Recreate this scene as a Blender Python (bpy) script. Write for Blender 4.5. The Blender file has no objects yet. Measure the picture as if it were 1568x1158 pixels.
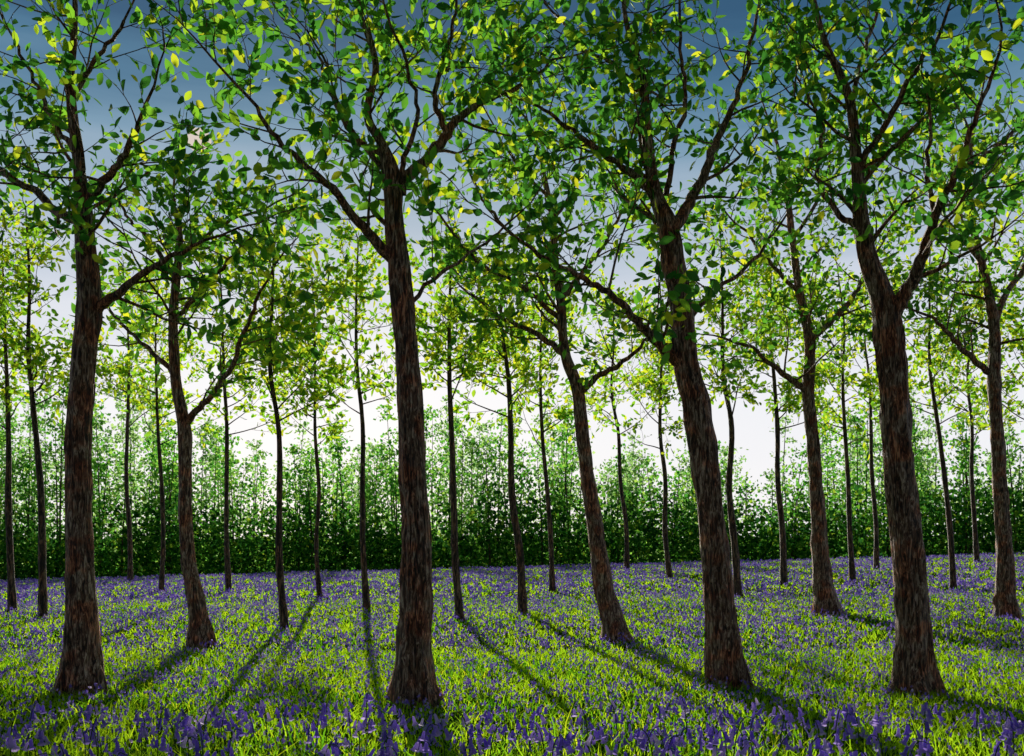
import bpy, math, random
import numpy as np
from mathutils import Vector, noise
random.seed(7); rng=np.random.default_rng(7)
scene=bpy.context.scene
F=1506.0; CX=784.0; HY=820.0; CH=1.7
AZ=math.radians(-9.3); EL=math.radians(14.5)

# ------------------------------------------------------------ ground shape
def sstep(a,b,x):
    t=np.clip((x-a)/(b-a),0,1); return t*t*(3-2*t)
def gz(x,y):
    x=np.asarray(x,float); y=np.asarray(y,float)
    return 0.026*np.clip(x,-40,40)*sstep(10,48,y)+0.03*np.sin(x*0.9+1.3)*np.sin(y*0.7)*sstep(4,9,y)-2.6*sstep(49,88,y)
def place(u,v,d): return Vector(((u-CX)*d/F, d, CH+(HY-v)*d/F))
def depth_for(u,v):
    d=12.0
    for i in range(60):
        g=float(gz((u-CX)*d/F,min(d,46))); nd=(CH-g)*F/(v-HY); d=0.5*d+0.5*nd
    return min(d,46)

# ------------------------------------------------------------ helpers
def link(o,parent=None):
    scene.collection.objects.link(o)
    if parent: o.parent=parent
    return o
def empty(name,loc=(0,0,0)):
    e=bpy.data.objects.new(name,None); e.empty_display_size=0.3; link(e); return e
def np_mesh(name,V,T,mat,parent=None,smooth=False):
    me=bpy.data.meshes.new(name); V=np.ascontiguousarray(V,dtype=np.float32); T=np.ascontiguousarray(T,dtype=np.int32)
    me.vertices.add(len(V)); me.vertices.foreach_set('co',V.ravel())
    k=T.shape[1]
    me.loops.add(T.size); me.loops.foreach_set('vertex_index',T.ravel())
    me.polygons.add(len(T)); me.polygons.foreach_set('loop_start',np.arange(0,T.size,k,dtype=np.int32))
    me.materials.append(mat)
    me.update(calc_edges=True); me.validate()
    if smooth: me.polygons.foreach_set('use_smooth',[True]*len(me.polygons))
    o=bpy.data.objects.new(name,me); return link(o,parent)
def frames(D):
    n=len(D); D=D/np.linalg.norm(D,axis=1,keepdims=True)
    R=rng.normal(size=(n,3)); X=np.cross(D,R); X/=np.linalg.norm(X,axis=1,keepdims=True)
    Z=np.cross(X,D); return np.stack([X,D,Z],axis=2)
def inst(TV,TF,pos,R,s):
    k=len(TV); n=len(pos)
    s=np.asarray(s); s=s[:,None] if s.ndim==1 else s
    L=TV[None,:,:]*s[:,None,:]
    V=np.einsum('nij,nkj->nki',R,L)+pos[:,None,:]
    Fc=TF[None,:,:]+(np.arange(n)*k)[:,None,None]
    return V.reshape(-1,3),Fc.reshape(-1,TF.shape[1])
LEAFV=np.array([[0,0,0],[-.2,.22,.05],[-.27,.52,.07],[-.17,.82,.03],[0,1.05,-.05],[.17,.82,.03],[.27,.52,.07],[.2,.22,.05],[0,.5,-.02]])
LEAFF=np.array([[0,8,2,1],[8,4,3,2],[0,7,6,8],[8,6,5,4]])
LV2=np.array([[0,0,0],[-.3,.5,.06],[0,1,0],[.3,.5,.06]]); LF2=np.array([[0,3,2,1]])

# ------------------------------------------------------------ materials
def newmat(name):
    m=bpy.data.materials.new(name); m.use_nodes=True; nt=m.node_tree; nt.nodes.clear()
    return m,nt,nt.nodes.new,nt.links.new
def ramp(n,stops,interp='LINEAR'):
    r=n('ShaderNodeValToRGB'); r.color_ramp.interpolation=interp; e=r.color_ramp.elements
    e[0].position=stops[0][0]; e[0].color=(*stops[0][1],1); e[1].position=stops[-1][0]; e[1].color=(*stops[-1][1],1)
    for p,c in stops[1:-1]:
        x=e.new(p); x.color=(*c,1)
    return r
def leafmat(name,stops,trans=0.5,gain=1.6,gloss=0.0,patch=0.0,patchcol=(0,0,0)):
    m,nt,n,l=newmat(name)
    g=n('ShaderNodeNewGeometry'); r=ramp(n,stops); l(g.outputs['Random Per Island'],r.inputs[0])
    col=r.outputs[0]
    if patch>0:
        no=n('ShaderNodeTexNoise'); no.inputs['Scale'].default_value=0.45; no.inputs['Detail'].default_value=2
        l(g.outputs['Position'],no.inputs['Vector'])
        rr=ramp(n,[(0.42,(0,0,0)),(0.62,(patch,)*3)]); l(no.outputs[0],rr.inputs[0])
        mx=n('ShaderNodeMixRGB'); l(rr.outputs[0],mx.inputs[0]); l(col,mx.inputs[1]); mx.inputs[2].default_value=(*patchcol,1); col=mx.outputs[0]
    d=n('ShaderNodeBsdfDiffuse'); l(col,d.inputs[0])
    t=n('ShaderNodeBsdfTranslucent'); vm=n('ShaderNodeVectorMath'); vm.operation='SCALE'; vm.inputs['Scale'].default_value=gain
    l(col,vm.inputs[0]); l(vm.outputs[0],t.inputs[0])
    mix=n('ShaderNodeMixShader'); mix.inputs[0].default_value=trans; l(d.outputs[0],mix.inputs[1]); l(t.outputs[0],mix.inputs[2])
    last=mix
    if gloss>0:
        gl=n('ShaderNodeBsdfGlossy'); gl.inputs['Roughness'].default_value=0.45; gl.inputs[0].default_value=(.6,.7,.5,1)
        m2=n('ShaderNodeMixShader'); m2.inputs[0].default_value=gloss; l(mix.outputs[0],m2.inputs[1]); l(gl.outputs[0],m2.inputs[2]); last=m2
    o=n('ShaderNodeOutputMaterial'); l(last.outputs[0],o.inputs[0]); return m
M_leaf_fg=leafmat('leaf_deep_green',[(0,(.02,.10,.015)),(.4,(.06,.22,.022)),(.75,(.15,.35,.02)),(.9,(.32,.45,.02)),(1,(.48,.49,.02))],.57,2.05,.04)
M_leaf_mid=leafmat('leaf_mid_green',[(0,(.03,.13,.015)),(.5,(.10,.29,.02)),(.85,(.27,.43,.02)),(1,(.47,.48,.02))],.57,2.1,.03)
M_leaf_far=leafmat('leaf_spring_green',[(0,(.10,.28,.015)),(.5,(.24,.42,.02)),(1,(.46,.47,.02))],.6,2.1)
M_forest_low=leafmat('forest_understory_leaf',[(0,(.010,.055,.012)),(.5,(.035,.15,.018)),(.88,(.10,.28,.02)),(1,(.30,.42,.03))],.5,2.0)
M_forest_up=leafmat('forest_canopy_leaf',[(0,(.04,.19,.02)),(.5,(.11,.32,.035)),(1,(.28,.44,.07))],.6,2.1)
M_forest_hazed=leafmat('hazed_canopy_leaf',[(0,(.14,.32,.08)),(1,(.34,.47,.18))],.6,2.0)  # aerial haze put into the leaf colour: paler greens for the farthest rows
M_grass=leafmat('grass_blade',[(0,(.03,.15,.006)),(.4,(.12,.34,.008)),(.8,(.30,.48,.010)),(1,(.49,.50,.02))],.6,2.0,0,.6,(.32,.48,.010))
M_bell=leafmat('bluebell_petal',[(0,(.28,.19,.74)),(.5,(.46,.33,.90)),(.85,(.66,.52,.95)),(1,(.84,.75,.96))],.5,1.0)
M_stem=leafmat('bluebell_stem',[(0,(.03,.09,.02)),(1,(.10,.20,.04))],.3,1.2)

def barkmat(name,dark,mid,hi,red,sc):
    m,nt,n,l=newmat(name)
    tc=n('ShaderNodeTexCoord'); mp=n('ShaderNodeMapping'); mp.inputs['Scale'].default_value=(sc,sc,sc*0.17); l(tc.outputs['Object'],mp.inputs[0])
    no=n('ShaderNodeTexNoise'); no.inputs['Scale'].default_value=1; no.inputs['Detail'].default_value=7; no.inputs['Roughness'].default_value=.72; no.inputs['Distortion'].default_value=1.1
    l(mp.outputs[0],no.inputs['Vector'])
    r=ramp(n,[(.42,dark),(.50,mid),(.555,tuple(.6*a+.4*b for a,b in zip(mid,hi))),(.595,hi)]); l(no.outputs[0],r.inputs[0])
    n2=n('ShaderNodeTexNoise'); n2.inputs['Scale'].default_value=5; n2.inputs['Detail'].default_value=4; l(tc.outputs['Object'],n2.inputs['Vector'])
    r2=ramp(n,[(.46,(0,0,0)),(.60,(.85,.85,.85))]); l(n2.outputs[0],r2.inputs[0])
    mx=n('ShaderNodeMixRGB'); mx.blend_type='MIX'; l(r2.outputs[0],mx.inputs[0]); l(r.outputs[0],mx.inputs[1])
    m5=n('ShaderNodeMixRGB'); m5.blend_type='MULTIPLY'; m5.inputs[0].default_value=1; l(r.outputs[0],m5.inputs[1]); m5.inputs[2].default_value=(*red,1); l(m5.outputs[0],mx.inputs[2])
    b=n('ShaderNodeBump'); b.inputs['Strength'].default_value=1; b.inputs['Distance'].default_value=.09; l(no.outputs[0],b.inputs['Height'])
    p=n('ShaderNodeBsdfPrincipled'); p.inputs['Roughness'].default_value=.6; l(mx.outputs[0],p.inputs['Base Color']); l(b.outputs[0],p.inputs['Normal'])
    o=n('ShaderNodeOutputMaterial'); l(p.outputs[0],o.inputs[0]); return m
M_bark=barkmat('ridged_bark',(.024,.011,.007),(.25,.115,.060),(.92,.72,.54),(1.35,.70,.45),32)
M_bark2=barkmat('thin_tree_bark',(.010,.007,.005),(.055,.030,.017),(.40,.27,.17),(1.3,.85,.7),20)
m,nt,n,l=newmat('woodland_soil')
g=n('ShaderNodeNewGeometry'); no=n('ShaderNodeTexNoise'); no.inputs['Scale'].default_value=3; no.inputs['Detail'].default_value=8; l(g.outputs['Position'],no.inputs['Vector'])
r=ramp(n,[(.35,(.02,.04,.008)),(.55,(.04,.10,.012)),(.7,(.06,.09,.02))]); l(no.outputs[0],r.inputs[0])
p=n('ShaderNodeBsdfDiffuse'); l(r.outputs[0],p.inputs[0])
o=n('ShaderNodeOutputMaterial'); l(p.outputs[0],o.inputs[0]); M_soil=m

# ------------------------------------------------------------ ground sheet
xs=np.concatenate([np.linspace(-900,-60,15),np.linspace(-50,50,101),np.linspace(60,900,15)])
ys=np.concatenate([np.linspace(-60,-2,12),np.linspace(0,90,121),np.linspace(100,1500,15)])
X,Y=np.meshgrid(xs,ys); V=np.stack([X,Y,gz(X,Y)],-1).reshape(-1,3)
nx=len(xs); idx=np.arange(len(ys)*nx).reshape(len(ys),nx)
Q=np.stack([idx[:-1,:-1],idx[:-1,1:],idx[1:,1:],idx[1:,:-1]],-1).reshape(-1,4)
np_mesh('ground',V,Q,M_soil,smooth=True)

# ------------------------------------------------------------ tree building
def catmull(P,n):
    out=[];
    P=[P[0]*2-P[1]]+P+[P[-1]*2-P[-2]]
    for i in range(1,len(P)-2):
        a,b,c,d=P[i-1],P[i],P[i+1],P[i+2]
        for k in range(n):
            t=k/n; out.append(0.5*((2*b)+(c-a)*t+(2*a-5*b+4*c-d)*t*t+(3*b-a-3*c+d)*t**3))
    out.append(P[-2]); return out
class Wood:
    def __init__(s): s.v=[]; s.f=[]
    def tube(s,P,R,seg,rough=0.0,flare=False,seed=0):
        base=len(s.v); n=None
        zb=P[0][2]
        for i,p in enumerate(P):
            t=(P[min(i+1,len(P)-1)]-P[max(i-1,0)]).normalized()
            if n is None:
                n=t.cross(Vector((0.3,1,0.1))).normalized()
            n=(n-t*n.dot(t)).normalized(); bn=t.cross(n)
            for k in range(seg):
                a=2*math.pi*k/seg; r=R[i]
                if rough>0:
                    ca,sa=math.cos(a),math.sin(a)
                    r*=1+rough*noise.noise(Vector((ca*3+seed,sa*3,p[2]*1.3)))*1.3+rough*noise.noise(Vector((ca*9,sa*9+seed,p[2]*3.5)))
                    if flare:
                        h=max(0,p[2]-zb); r*=1+0.28*math.exp(-h*2.8)*math.sin(a*5+seed)
                s.v.append(p+(n*math.cos(a)+bn*math.sin(a))*r)
        for i in range(len(P)-1):
            for k in range(seg):
                a=base+i*seg+k; b=base+i*seg+(k+1)%seg
                s.f.append((a,b,b+seg,a+seg))
def rvec():
    while True:
        v=Vector((random.uniform(-1,1),random.uniform(-1,1),random.uniform(-1,1)))
        if .05<v.length<1: return v.normalized()
def twig(W,leaves,p,d,L,r,sp,ls):
    n=3; P=[p.copy()]; q=p.copy(); dd=d.copy()
    for i in range(n):
        dd=(dd+rvec()*.28).normalized(); q=q+dd*(L/n); P.append(q.copy())
    W.tube(P,[r*(1-.75*i/n) for i in range(n+1)],3)
    k=max(2,int(L/sp))
    for i in range(k+1):
        t=(i+.6)/(k+.6); j=min(int(t*n),n-1); f=t*n-j
        pp=P[j].lerp(P[j+1],min(1,f))
        ld=(dd*.7+rvec()*.8+Vector((0,0,-.05))).normalized()
        leaves.append((pp,ld,ls*random.uniform(.65,1.2)))
def branch(W,leaves,p,d,L,r,lev,sp,tsp,ls):
    n=5; P=[p.copy()]; q=p.copy(); dd=d.copy()
    for i in range(n):
        dd=(dd+rvec()*.24+Vector((0,0,.05))).normalized(); q=q+dd*(L/n); P.append(q.copy())
    R=[max(.0035,r*(1-.8*i/n)) for i in range(n+1)]
    W.tube(P,R,4)
    m=max(3,int(L/tsp))
    for i in range(m):
        t=.12+.88*(i+random.random()*.6)/m; t=min(t,.999); j=int(t*n); pp=P[j].lerp(P[j+1],t*n-j)
        tg=(P[j+1]-P[j]).normalized(); o=rvec(); o=(o-tg*o.dot(tg)).normalized()
        nd=(tg*.75+o*.85).normalized()
        if lev>0 and random.random()<.3: branch(W,leaves,pp,nd,L*.5,r*.5,lev-1,sp,tsp,ls)
        else: twig(W,leaves,pp,nd,random.uniform(.2,.42)*(1+.02*p[1]),max(.004,r*.22),sp,ls)
    twig(W,leaves,P[-1],dd,.3,.004,sp,ls)
def clothe(W,leaves,P,R,t0,cs,Lb,sp,tsp,ls):
    acc=0; N=len(P)
    for i in range(1,N):
        seg=(P[i]-P[i-1]); acc+=seg.length
        if i/N<t0: acc=0; continue
        while acc>cs:
            acc-=cs*random.uniform(.7,1.3)
            tg=seg.normalized(); o=rvec(); o=(o-tg*o.dot(tg)).normalized()
            o.z=o.z*.6+.1
            nd=(tg*random.uniform(.1,.8)+o*.9).normalized()
            L=Lb*random.uniform(.5,1.35)*(1-.3*i/N)
            branch(W,leaves,P[i],nd,L,min(.030,max(.007,R[i]*.4)),1,sp,tsp,ls)
    tg=(P[-1]-P[-2]).normalized()
    branch(W,leaves,P[-1],tg,Lb*.8,R[-1],1,sp,tsp,ls)
def finish(name,W,leaves,bark,leafm):
    e=empty(name)
    me=bpy.data.meshes.new('trunk_and_branches'); me.from_pydata([tuple(v) for v in W.v],[],W.f); me.materials.append(bark)
    me.polygons.foreach_set('use_smooth',[True]*len(me.polygons)); me.update()
    link(bpy.data.objects.new('trunk_and_branches',me),e)
    pos=np.array([tuple(a[0]) for a in leaves]); D=np.array([tuple(a[1]) for a in leaves]); s=np.array([a[2] for a in leaves])
    V,Fc=inst(LEAFV,LEAFF,pos,frames(D),s); np_mesh('leaves',V,Fc,leafm,e)
    return e
def big_tree(name,trunk,limbs,leafm,ls,cs,Lb,sp,tsp,seg,cv):
    """trunk/limbs: (u,v,width) survey stations at the tree's own distance"""
    d=depth_for(trunk[0][0],trunk[0][1]); k=d/F
    W=Wood(); leaves=[]; sd=random.uniform(0,50)
    P=[place(u,v,d) for u,v,w in trunk]; P[0].z-=.12
    n=16 if seg>12 else 8
    PP=catmull(P,n); ws=[w*k*.48 for u,v,w in trunk]
    RR=list(np.interp(np.arange(len(PP))/n,np.arange(len(ws)),ws))
    W.tube(PP,RR,seg,.17 if seg>12 else .12,True,sd)
    ci=next((i for i,p in enumerate(PP) if p.z>CH+(HY-cv)*k),len(PP)-2)
    clothe(W,leaves,PP[ci:],RR[ci:],0,cs,Lb,sp,tsp,ls)
    sgn=1
    for L in limbs:
        sgn=-sgn; ky=sgn*random.uniform(.2,.5)
        Q=[place(L[0][0],L[0][1],d)]; acc=0
        for a,b in zip(L[:-1],L[1:]):
            acc+=math.hypot(b[0]-a[0],b[1]-a[1])*k
            q=place(b[0],b[1],d+ky*acc); Q.append(q)
        m=6; QQ=catmull(Q,m); ww=[w*k*.46 for *_,w in L]
        R2=list(np.interp(np.arange(len(QQ))/m,np.arange(len(ww)),ww))
        for i in range(2,len(QQ)): QQ[i]=QQ[i]+rvec()*min(.03,.25*(QQ[i]-QQ[i-1]).length)
        W.tube(QQ,R2,10 if seg>12 else 7,.08,False,sd+3)
        clothe(W,leaves,QQ,R2,.12,cs,Lb,sp,tsp,ls)
    return finish(name,W,leaves,M_bark,leafm)

big=dict(leafm=M_leaf_fg,ls=.145,cs=.27,Lb=1.3,sp=.085,tsp=.20,seg=32)
mid=dict(leafm=M_leaf_mid,ls=.165,cs=.31,Lb=1.5,sp=.10,tsp=.23,seg=14)
big_tree('beech_tree',[(125,1062,92),(125,1020,62),(124,950,50),(122,870,43),(120,700,38),(128,560,36),(136,470,36),(132,400,31),(128,320,27),(120,250,18),(108,130,13),(115,30,9),(112,-60,5)],
 [[(138,480,22),(165,462,16),(205,430,12),(262,395,8),(310,370,5)],
  [(130,340,18),(92,325,15),(45,288,12),(0,262,9),(-50,225,6)],
  [(126,320,16),(152,285,14),(188,242,11),(212,190,8)],
  [(118,240,10),(85,190,8),(50,120,6),(20,60,5)],
  [(110,150,8),(150,90,7),(190,30,5)]],cv=440,**big)
big_tree('beech_tree',[(308,992,54),(303,950,32),(297,900,26),(288,850,22),(283,760,20),(283,660,20),(270,590,17),(265,500,15),(270,430,13),(275,360,10),(265,310,6)],
 [[(283,650,13),(302,628,11),(335,590,9),(372,520,7),(395,450,5)],
  [(268,575,10),(240,545,8),(205,515,6),(170,480,4)],
  [(266,500,9),(300,450,8),(350,400,6),(400,350,4)],
  [(270,430,8),(230,370,7),(195,330,5),(175,290,4)],
  [(272,400,8),(330,350,6),(400,320,4)]],cv=560,**mid)
big_tree('beech_tree',[(636,1078,92),(633,1035,66),(633,980,56),(638,900,49),(638,800,45),(630,700,41),(628,600,37),(620,500,34),(612,420,33),(604,340,28),(601,270,26),(585,220,15),(563,175,12),(575,100,10),(552,20,7),(545,-60,4)],
 [[(608,400,22),(580,378,18),(542,330,14),(492,272,11),(432,222,8),(385,150,5)],
  [(602,285,22),(640,258,20),(680,212,17),(702,180,14),(742,155,11),(800,130,7),(850,90,4)],
  [(684,205,11),(668,160,9),(672,110,8),(692,55,6),(700,-20,4)],
  [(592,240,11),(545,212,9),(512,160,7),(490,95,5),(450,50,3)],
  [(618,300,10),(620,240,9),(640,170,7),(615,80,5)],
  [(620,480,8),(660,430,7),(720,390,5),(770,350,4)]],cv=400,**big)
big_tree('beech_tree',[(950,982,56),(940,950,38),(925,900,29),(910,800,25),(895,700,22),(884,600,20),(865,540,16),(858,460,14),(850,400,12),(845,330,9),(830,250,6)],
 [[(885,605,12),(912,580,10),(960,550,7),(1000,510,4)],
  [(866,545,11),(825,512,9),(772,488,7),(720,450,4)],
  [(860,490,9),(800,440,7),(730,400,5),(690,350,4)],
  [(858,460,9),(900,410,8),(940,350,6),(960,290,4)],
  [(852,410,8),(800,370,6),(750,320,5),(720,270,3)],
  [(845,340,7),(880,280,5),(890,220,3)],
  [(838,300,6),(790,250,5),(760,200,3)]],cv=540,**mid)
big_tree('beech_tree',[(1118,1052,78),(1112,1010,55),(1106,960,48),(1100,900,44),(1090,800,42),(1078,700,41),(1065,620,41),(1050,560,39),(1045,480,36),(1031,400,35),(1022,345,30),(1002,290,20),(990,200,16),(985,120,12),(960,40,8),(950,-50,4)],
 [[(1050,560,24),(1020,538,18),(982,500,14),(932,450,11),(880,420,8),(830,390,4)],
  [(1026,355,24),(1052,318,19),(1076,270,16),(1102,200,12),(1132,140,9),(1155,50,6)],
  [(1004,305,13),(962,262,11),(905,222,9),(850,180,6),(800,150,3)],
  [(988,150,10),(940,100,8),(890,70,6),(850,20,4)],
  [(1020,300,10),(1030,230,9),(1050,150,7),(1040,60,5)],
  [(1045,500,9),(1090,450,8),(1150,400,6),(1190,350,4)]],cv=420,**big)
big_tree('beech_tree',[(1272,942,48),(1264,910,32),(1258,870,26),(1252,780,22),(1245,680,20),(1238,600,19),(1240,520,17),(1226,460,13),(1215,380,11),(1205,300,9),(1190,220,5)],
 [[(1238,600,12),(1215,585,10),(1185,560,8),(1145,528,5)],
  [(1240,520,12),(1275,490,10),(1310,450,8),(1335,395,5)],
  [(1225,450,8),(1180,400,6),(1140,350,4)],
  [(1212,370,7),(1250,310,6),(1270,250,4)]],cv=560,**mid)
big_tree('beech_tree',[(1402,1064,84),(1399,1020,60),(1398,970,52),(1395,900,49),(1385,800,46),(1375,700,44),(1370,600,43),(1362,520,45),(1352,460,38),(1334,410,30),(1320,350,25),(1312,250,18),(1300,150,13),(1262,60,9),(1240,-30,5)],
 [[(1362,490,30),(1386,450,22),(1410,400,18),(1432,330,14),(1466,260,11),(1490,190,8),(1522,110,5)],
  [(1318,350,12),(1282,325,10),(1252,270,8),(1258,190,6),(1225,120,4)],
  [(1313,260,12),(1358,185,10),(1400,110,8),(1445,45,5)],
  [(1302,170,9),(1320,90,7),(1345,10,5)],
  [(1432,335,9),(1420,260,7),(1425,180,5)],
  [(1466,262,8),(1520,230,6),(1570,190,4)]],cv=420,**big)
big_tree('beech_tree',[(1543,947,46),(1540,910,31),(1538,850,25),(1532,750,22),(1526,650,20),(1522,580,20),(1522,495,17),(1502,400,12),(1482,300,9),(1490,200,6)],
 [[(1522,575,12),(1490,550,10),(1455,515,8),(1428,485,5)],
  [(1522,495,12),(1545,445,10),(1580,390,7),(1610,320,4)],
  [(1502,400,8),(1460,350,6),(1430,300,4)],
  [(1488,320,7),(1530,260,6),(1550,200,4)]],cv=560,**mid)

# thinner trees standing further back
def thin_tree(u,v,ut,w,vf,vt,ls=.175):
    d=depth_for(u,v); k=d/F; W=Wood(); leaves=[]; sc=d/26
    N=6; P=[]
    for i in range(N+1):
        t=i/N; uu=u+(ut-u)*min(1,t*1.3)+random.uniform(-5,5)*(0<i); vv=v+(vt-v)*t
        P.append(place(uu,vv,d))
    P[0].z-=.1; P=catmull(P,6); r0=w*k*.42
    R=[max(.012,r0*(1.6 if i==0 else (1.15 if i<3 else 1-.8*(i/len(P))**1.3))) for i in range(len(P))]
    W.tube(P,R,8,.14,False,u)
    zf=CH+(HY-vf)*k; ztop=P[-1].z; H=ztop-zf
    m=12
    for j in range(m):
        zz=zf+H*(j+random.random()*.5)/m*.9
        i=min(range(len(P)),key=lambda q:abs(P[q].z-zz)); a=random.uniform(0,6.28)+j*2.4
        out=Vector((math.cos(a),math.sin(a)*.8,random.uniform(.2,.8))).normalized()
        L=random.uniform(.8,2.3)*(1-.4*j/m)*sc
        Q=[P[i].copy()]; dd=out
        for s in range(4):
            Q.append(Q[-1]+dd*L/4); dd=(dd+Vector((0,0,.12))+rvec()*.2).normalized()
        QQ=catmull(Q,3); R2=[max(.006,R[i]*.35*(1-.8*s/len(QQ))) for s in range(len(QQ))]
        W.tube(QQ,R2,5); clothe(W,leaves,QQ,R2,.1,.40*sc,.75*sc,.12,.25*sc,ls*sc**.5)
    ii=next(i for i,p in enumerate(P) if p.z>zf)
    clothe(W,leaves,P[ii:],R[ii:],0,.4*sc,.8*sc,.12,.25*sc,ls*sc**.5)
    finish('young_beech_tree',W,leaves,M_bark2,M_leaf_far)
for a in [(20,937,8,13,670,380),(66,947,45,14,640,330),(200,892,193,9,660,420),(247,907,243,9,690,430),(350,905,341,10,670,400),(437,965,415,14,650,360),
          (490,917,478,9,690,420),(562,932,545,12,650,370),(705,950,690,15,630,380),(800,940,770,16,650,400),(846,906,828,10,690,420),(960,873,935,9,670,460),
          (1026,886,1010,10,690,440),(1131,915,1108,14,650,400),(1200,896,1182,12,670,420),(1306,892,1288,10,690,420),(1342,872,1325,9,670,440),(1460,902,1420,11,660,400),
          (1496,862,1478,9,690,450),(1600,905,1585,11,660,400),(-60,930,-70,13,670,370)]:
    thin_tree(*a)

# ------------------------------------------------------------ distant forest
W=Wood()
def stand(n_tree,y0,y1,e0,e1,per,rmin,rmax,smin,smax,low):
    PP=[];SS=[]
    for i in range(n_tree):
        y=random.uniform(y0,y1); x=random.uniform(-.62,.62)*y; g=float(gz(x,y))
        wob=1+.20*math.sin(x*.16+2)+.14*math.sin(x*.47)+.25*max(0,-x/y)/.5
        top=CH+y*random.uniform(e0,e1)*wob; h=top-g; r=random.uniform(rmin,rmax)
        lean=random.uniform(-.8,.8); pw=random.uniform(.55,1.2)
        P=[Vector((x+lean*(j/5)**2,y,g-.1+h*.97*j/5)) for j in range(6)]
        W.tube(P,[.11*(1-.85*j/5) for j in range(6)],5)
        nb=16; per_b=int(per*h/9*(.5+.5*r/rmin)/nb)
        for b in range(nb):
            t=low+(1-low)*(b+random.random())/nb; rad=r*max(.06,1-t)**pw*1.25
            a=random.uniform(0,6.28); rr=rad*random.uniform(.35,1.0)
            c=np.array([x+lean*t*t+math.cos(a)*rr,y+math.sin(a)*rr,g+t*h])
            cl=(.30+.28*rad)
            PP.append(c+rng.normal(size=(per_b,3))*np.array([cl,cl,cl*.5])); SS.append(rng.uniform(smin,smax,per_b))
    return np.concatenate(PP),np.concatenate(SS)
e=empty('distant_forest')
for nm,mat,args in [('forest_canopy',M_forest_up,(140,74,92,.050,.118,260,1.5,3.0,.19,.42,.10)),('far_canopy',M_forest_hazed,(125,95,115,.070,.135,230,2.0,3.6,.24,.48,.18))]:
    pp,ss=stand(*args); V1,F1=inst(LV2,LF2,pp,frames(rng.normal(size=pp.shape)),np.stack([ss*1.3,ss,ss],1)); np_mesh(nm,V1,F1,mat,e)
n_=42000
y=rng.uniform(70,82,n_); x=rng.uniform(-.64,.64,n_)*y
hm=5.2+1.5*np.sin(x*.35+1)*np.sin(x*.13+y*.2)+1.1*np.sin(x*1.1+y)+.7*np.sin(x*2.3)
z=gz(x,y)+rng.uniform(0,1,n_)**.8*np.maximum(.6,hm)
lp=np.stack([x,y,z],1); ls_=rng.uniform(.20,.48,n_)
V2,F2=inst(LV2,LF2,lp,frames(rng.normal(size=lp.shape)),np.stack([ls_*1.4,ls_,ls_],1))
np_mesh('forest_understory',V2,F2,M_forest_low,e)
me=bpy.data.meshes.new('forest_trunks'); me.from_pydata([tuple(v) for v in W.v],[],W.f); me.materials.append(M_bark2); link(bpy.data.objects.new('forest_trunks',me),e)

# ------------------------------------------------------------ meadow grass
def scatter(d0,d1,dens,wid=.60):
    n=int(dens*wid*(d1*d1-d0*d0)); y=np.sqrt(rng.uniform(d0*d0,d1*d1,n)); x=rng.uniform(-wid,wid,n)*y; return x,y
GV=[];GF=[];off=0
def blades(x,y,h,w,lean):
    global off
    n=len(x); a=rng.uniform(0,2*np.pi,n); b=rng.uniform(0,2*np.pi,n)
    wx=np.cos(a)*w/2; wy=np.sin(a)*w/2; lx=np.cos(b)*lean*h; ly=np.sin(b)*lean*h; z=gz(x,y)-.01
    v=np.zeros((n,5,3))
    v[:,0]=np.stack([x-wx,y-wy,z],1); v[:,1]=np.stack([x+wx,y+wy,z],1)
    v[:,2]=np.stack([x-wx*.8+lx*.3,y-wy*.8+ly*.3,z+h*.6],1); v[:,3]=np.stack([x+wx*.8+lx*.3,y+wy*.8+ly*.3,z+h*.6],1)
    v[:,4]=np.stack([x+lx,y+ly,z+h],1)
    t=np.array([[0,1,3],[0,3,2],[2,3,4]])
    f=t[None]+(np.arange(n)*5)[:,None,None]+off; off+=n*5
    GV.append(v.reshape(-1,3)); GF.append(f.reshape(-1,3))
for d0,d1,dens,h0,h1,w in [(3.5,7.2,200,.10,.26,.012),(7.2,14,480,.05,.13,.012),(14,26,200,.035,.10,.020),(26,54,60,.03,.09,.040)]:
    x,y=scatter(d0,d1,dens); n_=len(x); blades(x,y,rng.uniform(h0,h1,n_),w*rng.uniform(.6,1.4,n_),rng.uniform(.2,1.4,n_))
x,y=scatter(5.2,8.2,18); n_=len(x); blades(x,y,rng.uniform(.22,.42,n_),.012*rng.uniform(.7,1.3,n_),rng.uniform(.15,.9,n_))
np_mesh('meadow_grass',np.concatenate(GV),np.concatenate(GF),M_grass)

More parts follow.
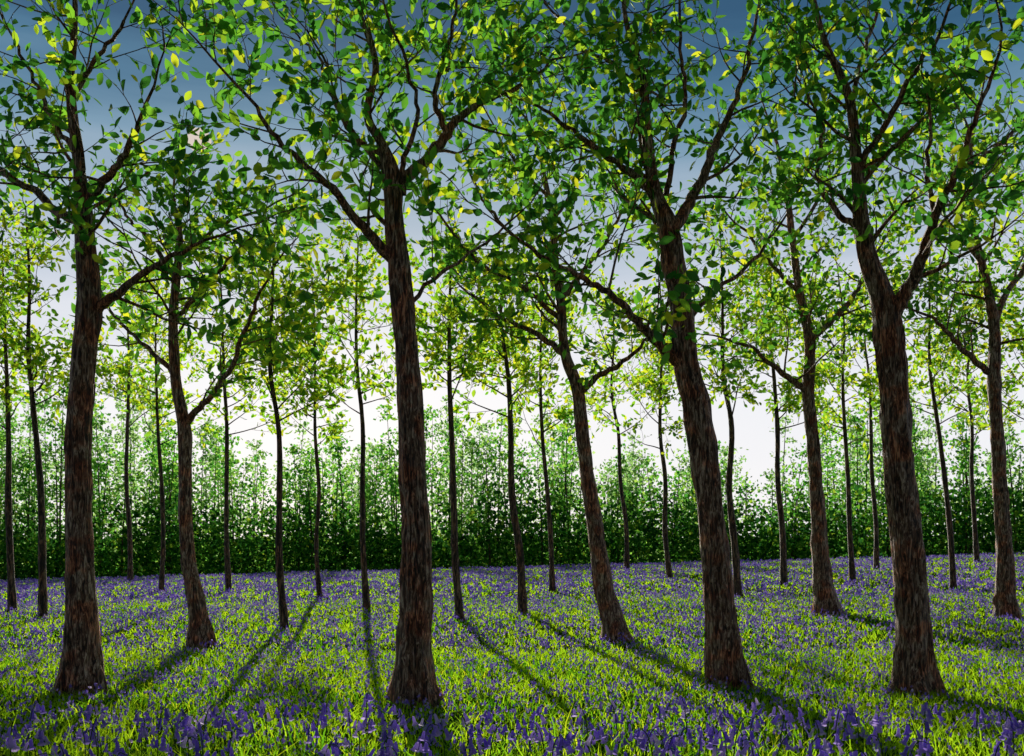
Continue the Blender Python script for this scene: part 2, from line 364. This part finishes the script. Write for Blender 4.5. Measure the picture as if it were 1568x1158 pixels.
# ------------------------------------------------------------ bluebells
def belltmpl(seg,prof):
    V=[];Fc=[]
    for r,y in prof:
        for k in range(seg):
            a=2*math.pi*k/seg; V.append((r*math.cos(a),y,r*math.sin(a)))
    for i in range(len(prof)-1):
        for k in range(seg):
            a=i*seg+k;b=i*seg+(k+1)%seg; Fc.append((a,b,b+seg,a+seg))
    return np.array(V),np.array(Fc)
BV,BF=belltmpl(6,[(.05,0),(.14,.12),(.18,.55),(.19,.78),(.40,1.0)])
SV,SF=belltmpl(4,[(.10,0),(.28,.45),(.38,1.0)])
x,y=scatter(5.4,7.8,10); St=Wood(); bp=[];bd=[];bs=[]
for xi,yi in zip(x,y):
    g=float(gz(xi,yi)); h=random.uniform(.26,.48); a=random.uniform(0,6.28); ld=Vector((math.cos(a),math.sin(a),0))
    P=[Vector((xi,yi,g-.02)),Vector((xi,yi,g+h*.5))+ld*.02,Vector((xi,yi,g+h*.85))+ld*.05,Vector((xi,yi,g+h))+ld*.10,Vector((xi,yi,g+h*.96))+ld*.16]
    PP=catmull(P,3); St.tube(PP,[.005*(1-.6*i/len(PP)) for i in range(len(PP))],4)
    nb=random.randint(4,7)
    for j in range(nb):
        t=.42+.58*j/(nb-1); i=min(int(t*(len(PP)-1)),len(PP)-1); p=PP[i]
        o=(ld*.6*(1 if j%2 else -1)+rvec()*.7); o.z=0
        d_=(Vector((0,0,-1))+o*.5).normalized(); q=p+o*.034
        bp.append(tuple(q)); bd.append(tuple(d_)); bs.append(.066*random.uniform(.8,1.2)*(1-.3*(t-.5)))
V1,F1=inst(BV,BF,np.array(bp),frames(np.array(bd)),np.array(bs))
e=empty('bluebell_flowers'); np_mesh('foreground_bells',V1,F1,M_bell,e)
me=bpy.data.meshes.new('stems'); me.from_pydata([tuple(v) for v in St.v],[],St.f); me.materials.append(M_stem); link(bpy.data.objects.new('stems',me),e)
VV=[];FF=[];o_=0
for d0,d1,dens,nb,s in [(7.4,15,38,4,.028),(15,27,21,4,.040),(27,52,10,4,.066)]:
    x,y=scatter(d0,d1,dens); keep=rng.uniform(size=len(x))<(.7+.3*(np.sin(x*.8+y*.35)*np.sin(y*.6-x*.3)>-.1)); x=x[keep];y=y[keep]
    n_=len(x); h=rng.uniform(.09,.17,n_); base=np.stack([x,y,gz(x,y)+h],1)
    base=np.repeat(base,nb,0); m_=len(base)
    base+=np.stack([rng.normal(0,.03,m_),rng.normal(0,.03,m_),rng.uniform(-.09,.02,m_)],1)*(s/.03)**.5
    D=rng.normal(size=(m_,3))*.4+np.array([0,0,-1])
    V1,F1=inst(SV,SF,base,frames(D),s*rng.uniform(.7,1.3,m_)); VV.append(V1);FF.append(F1+o_); o_+=len(V1)
np_mesh('meadow_bells',np.concatenate(VV),np.concatenate(FF),M_bell,e)

# ------------------------------------------------------------ pale low sun
dr=Vector(((305-CX)/F,1,(HY-215)/F)).normalized()
bpy.ops.mesh.primitive_uv_sphere_add(segments=48,ring_count=24,radius=6.4,location=Vector((0,0,CH))+dr*600)
s=bpy.context.object; s.name='sun'
m,nt,n,l=newmat('sun_glow'); em=n('ShaderNodeEmission'); em.inputs[0].default_value=(1,.86,.76,1); em.inputs[1].default_value=.72; o=n('ShaderNodeOutputMaterial'); l(em.outputs[0],o.inputs[0])
s.data.materials.append(m)

# ------------------------------------------------------------ light
sd=Vector((math.sin(AZ)*math.cos(EL),math.cos(AZ)*math.cos(EL),math.sin(EL)))
L=bpy.data.lights.new('sunlight','SUN'); L.energy=5; L.angle=math.radians(.5); L.color=(1,.93,.78)
lo_=bpy.data.objects.new('sunlight',L); lo_.rotation_euler=(-sd).to_track_quat('-Z','Y').to_euler(); link(lo_)
w=bpy.data.worlds.new('World'); scene.world=w; w.use_nodes=True; nt=w.node_tree; nt.nodes.clear(); n=nt.nodes.new; l=nt.links.new
sky=n('ShaderNodeTexSky'); sky.sky_type='NISHITA'; sky.sun_disc=False; sky.sun_elevation=EL; sky.sun_rotation=AZ
tc=n('ShaderNodeTexCoord'); sp=n('ShaderNodeSeparateXYZ'); l(tc.outputs['Generated'],sp.inputs[0])
mp=n('ShaderNodeMapping'); mp.inputs['Scale'].default_value=(1.5,1.5,14); l(tc.outputs['Generated'],mp.inputs[0])
no=n('ShaderNodeTexNoise'); no.inputs['Scale'].default_value=1.6; no.inputs['Detail'].default_value=5; l(mp.outputs[0],no.inputs['Vector'])
ma=n('ShaderNodeMath'); ma.operation='MULTIPLY_ADD'; l(no.outputs[0],ma.inputs[0]); ma.inputs[1].default_value=.12; l(sp.outputs[2],ma.inputs[2])
m3=n('ShaderNodeMath'); m3.operation='ADD'; l(ma.outputs[0],m3.inputs[0]); m3.inputs[1].default_value=-.06
r=ramp(n,[(0,(.92,.92,.95)),(.15,(.87,.88,.93)),(.24,(.60,.66,.76)),(.31,(.35,.46,.58)),(.365,(.18,.32,.45)),(.41,(.065,.18,.30)),(.455,(.025,.095,.19)),(.6,(.012,.045,.10)),(1,(.012,.04,.10))])
l(m3.outputs[0],r.inputs[0])
# the half of the sky away from the low sun is darker
az=n('ShaderNodeMapRange'); az.inputs['From Min'].default_value=-.6; az.inputs['From Max'].default_value=.7; az.inputs['To Min'].default_value=3.0; az.inputs['To Max'].default_value=10
l(sp.outputs[1],az.inputs['Value'])
vs=n('ShaderNodeVectorMath'); vs.operation='SCALE'; l(az.outputs[0],vs.inputs['Scale']); l(r.outputs[0],vs.inputs[0])
mx=n('ShaderNodeMixRGB'); mx.inputs[0].default_value=.04; l(vs.outputs[0],mx.inputs[1]); l(sky.outputs[0],mx.inputs[2])
bg=n('ShaderNodeBackground'); bg.inputs[1].default_value=.1; l(mx.outputs[0],bg.inputs[0])
o=n('ShaderNodeOutputWorld'); l(bg.outputs[0],o.inputs[0])

# ------------------------------------------------------------ camera
c=bpy.data.cameras.new('camera'); c.sensor_width=36; c.lens=36*F/1568; c.shift_y=(HY-579)/1568; c.clip_end=3000; c.clip_start=.05
co=bpy.data.objects.new('camera',c); co.location=(0,0,CH); co.rotation_euler=(math.radians(90),0,0); link(co); scene.camera=co
scene.view_settings.view_transform='Standard'; scene.view_settings.look='None'; scene.view_settings.exposure=0
